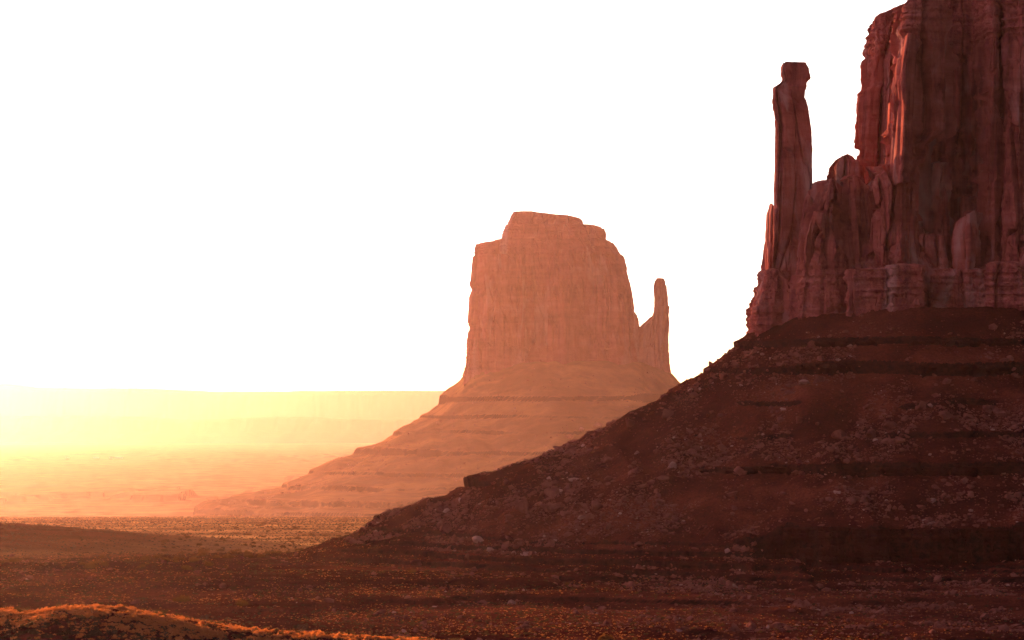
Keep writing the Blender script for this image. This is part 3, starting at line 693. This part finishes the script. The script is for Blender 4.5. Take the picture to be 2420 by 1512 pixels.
n = 34000; a = r.uniform(-.2, .06, n); Y = r.uniform(0, 1, n) ** 1.6 * 8080 + 1420 + 0 * r.uniform(1420, 9500, n) ; X = a * Y; H = height(X, Y)
k = (H < 45) & (poly_dist(X, Y, WF) > 200) & (poly_dist(X / SE, Y / SE, EF) > 300); X, Y, H = X[k], Y[k], H[k]
sg = tuft_cloud('ground_cover', X, Y, H, r.uniform(.5, 1.1, len(X)) * (Y / 2500) ** .7, M_sage, 13); tag(sg, 'scattered low brush on the sunlit plain', 'brush', kind='stuff')
shrub_me = []
for i in range(8):
    q = np.random.default_rng(500 + i); W = tuft(q, 420, .85, .12)
    for _ in range(3):
        W2 = tuft(q, 160, .85, .12) * .6 + np.array([q.uniform(-.7, .7), q.uniform(-.6, .6), 0]); W = np.concatenate([W, W2])
    me = mesh('shrub_shape', W, np.arange(len(W)).reshape(-1, 3), M_shrub, smooth=False); shrub_me.append(me.data); bpy.data.objects.remove(me)
def shrub(u, v, wd, label, group, i):
    h = hit(u, v, 430)
    if h is None: return
    x, y, z = h; s = wd * y / F / 2
    o = bpy.data.objects.new('shrub', shrub_me[i % 8]); COL.objects.link(o); o.location = (x, y, z - .1 * s); o.scale = (s, s, s * .95); o.rotation_euler = (0, 0, i * 1.3)
    tag(o, label, 'shrub', group)
SHR = [(35, 1328, 26, 'lone dark shrub at the left picture edge on the shadowed shoulder'), (52, 1324, 14, 'small shrub right behind the lone dark shrub on the left shoulder'),
       (215, 1340, 34, 'widest dark red shrub, left one of the clump at the shoulder foot'), (233, 1330, 22, 'round shrub behind the widest dark red one'),
       (248, 1335, 22, 'low green shrub right of the widest dark red one'), (222, 1350, 12, 'small black-green bush in front of the clump at the shoulder foot'),
       (243, 1318, 18, 'round shrub standing just above the clump'), (345, 1322, 24, 'first shrub of the row along the plain edge, pale yellow'),
       (372, 1318, 22, 'brownish shrub second in the row along the plain edge'), (391, 1325, 22, 'darkest round shrub in the row along the plain edge'),
       (418, 1322, 22, 'yellow domed shrub alone right of the darkest one'), (459, 1325, 24, 'yellow-green domed shrub below a reddish one'),
       (481, 1312, 28, 'big reddish shrub above the yellow-green domed one'), (493, 1335, 22, 'bright domed shrub lowest in the row'),
       (540, 1318, 26, 'shrub at the dark slope foot, left of a cluster'), (588, 1316, 26, 'shrub in the cluster by the slope foot, broad and golden'),
       (617, 1316, 20, 'shrub right end of the golden cluster by the slope foot'), (150, 1338, 12, 'tiny yellow shrub left of the clump'),
       (975, 1352, 20, 'single green bush glowing on the orange ridge below the talus'), (570, 1430, 34, 'dark green bush poking over the foreground crest at left'),
       (1430, 1512, 40, 'dark bush cut by the bottom edge of the picture'), (432, 1420, 40, 'broad dark bush on the sunlit foreground crest'),
       (990, 1466, 14, 'small dark bush alone on the lower terrace'), (1340, 1382, 14, 'small dark bush at the end of a thin ledge')]
for i, (u, v, wd, lab) in enumerate(SHR): shrub(u, v, wd, lab, 'shrubs singled out on the plain', i)
c = 0
for i in range(400):
    u = r.uniform(0, 930); v = r.uniform(1222, 1312) if r.uniform() < .8 else r.uniform(1300, 1345)
    h = hit(u, v, 1300)
    if h is None or h[1] > 10500 or v > 1330 - .03 * u and u > 600 or poly_dist(np.array([h[0]]), np.array([h[1]]), WF)[0] < 215: continue
    if v > 1250 and u < 380 and v < 1310: continue
    band = 'far side' if v < 1245 else 'middle' if v < 1290 else 'near edge'
    sz = r.uniform(7, 17) * (.6 + (v - 1200) / 200)
    shrub(u, v, sz, f"{'tiny' if sz < 7 else 'small'} backlit shrub on the {band} of the sunlit plain", 'shrubs dotted over the plain', i); c += 1
    if c > 150: break
print('shrubs', c)
# bare dead stems on the crest in front
for u, v, hgt, lab in ((492, 1480, 36, 'bare dead branching bush on the dark hillock, nearer the middle'), (715, 1500, 34, 'bare dead bush near the bottom edge, right of the other'), (220, 1455, 30, 'thin leafless bush behind the bright crest tufts')):
    h = hit(u, v, 430)
    if h is None: continue
    x, y, z = h; s = hgt * y / F; q = random.Random(int(u)); V, Fa = [], []
    def limb(p, d, l, rad, lev):
        e = [p[j] + d[j] * l for j in range(3)]; b = len(V)
        for pt, rr in ((p, rad), (e, rad * .6)):
            for an in (0, 2.1, 4.2): V.append((pt[0] + rr * math.cos(an), pt[1] + rr * math.sin(an), pt[2]))
        for j in range(3): Fa.append((b + j, b + (j + 1) % 3, b + 3 + (j + 1) % 3, b + 3 + j))
        if lev < 4:
            for _ in range(3):
                nd = [d[0] + q.uniform(-.8, .8), d[1] + q.uniform(-.8, .8), d[2] + q.uniform(-.25, .3)]; m_ = math.sqrt(sum(t * t for t in nd)); limb(e, [t / m_ for t in nd], l * .72, rad * .6, lev + 1)
    for _ in range(4): limb((0, 0, -.1), (q.uniform(-.5, .5), q.uniform(-.5, .5), .8), s * .32, .05, 0)
    o = mesh('dead_bush', V, Fa, M_wood, smooth=False); o.location = (x, y, z); tag(o, lab, 'dead bush')

# ------------------------------------------------------------------ tiny white buildings far out on the plain
for i, (u, wd, lab) in enumerate(((160, 8, 'leftmost tiny pale hut alone on the far plain'), (228, 12, 'tiny white hut with a low roof left of the far pair'), (263, 8, 'left one of two tiny white huts close together'), (281, 18, 'longest tiny white building, right one of the far pair'))):
    x, Yb, z = hit(u, 1083, 13000, 39000); s = wd * Yb / F / 2
    e = empty('house', (x, Yb, z - .3)); tag(e, lab, 'house', 'white huts on the far plain')
    hh = 9.
    V = [(-s, -8, 0), (s, -8, 0), (s, 8, 0), (-s, 8, 0), (-s, -8, hh), (s, -8, hh), (s, 8, hh), (-s, 8, hh)]
    mesh('wall', V, [(0, 1, 5, 4), (1, 2, 6, 5), (2, 3, 7, 6), (3, 0, 4, 7)], M_white, e, False)
    V = [(-s - 1, -9, hh + .02), (s + 1, -9, hh + .02), (s + 1, 9, hh + .02), (-s - 1, 9, hh + .02), (-s - 1, 0, hh + 5), (s + 1, 0, hh + 5)]
    mesh('roof', V, [(0, 1, 5, 4), (2, 3, 4, 5), (3, 0, 4, 4), (1, 2, 5, 5), (3, 2, 1, 0)][:2] + [(3, 2, 1, 0)], M_white, e, False)

# ------------------------------------------------------------------ haze
me = bpy.data.meshes.new('haze'); x0, x1, y0, y1, z0, z1 = -140000, 140000, -2500, 97000, ZMIN - 1.5, 1450
me.from_pydata([(x0, y0, z0), (x1, y0, z0), (x1, y1, z0), (x0, y1, z0), (x0, y0, z1), (x1, y0, z1), (x1, y1, z1), (x0, y1, z1)], [],
               [(3, 2, 1, 0), (4, 5, 6, 7), (0, 1, 5, 4), (1, 2, 6, 5), (2, 3, 7, 6), (3, 0, 4, 7)])
hz = bpy.data.objects.new('haze', me); COL.objects.link(hz); tag(hz, 'warm dusty air glowing against the low sun', 'haze', kind='stuff')
m = bpy.data.materials.new('dusty_air'); m.use_nodes = True; t = m.node_tree; t.nodes.clear()
pv = t.nodes.new('ShaderNodeVolumePrincipled'); ou = t.nodes.new('ShaderNodeOutputMaterial')
pv.inputs['Color'].default_value = (1, .49, .50, 1); pv.inputs['Density'].default_value = 0.40e-5; pv.inputs['Anisotropy'].default_value = .85
t.links.new(pv.outputs[0], ou.inputs['Volume']); me.materials.append(m)
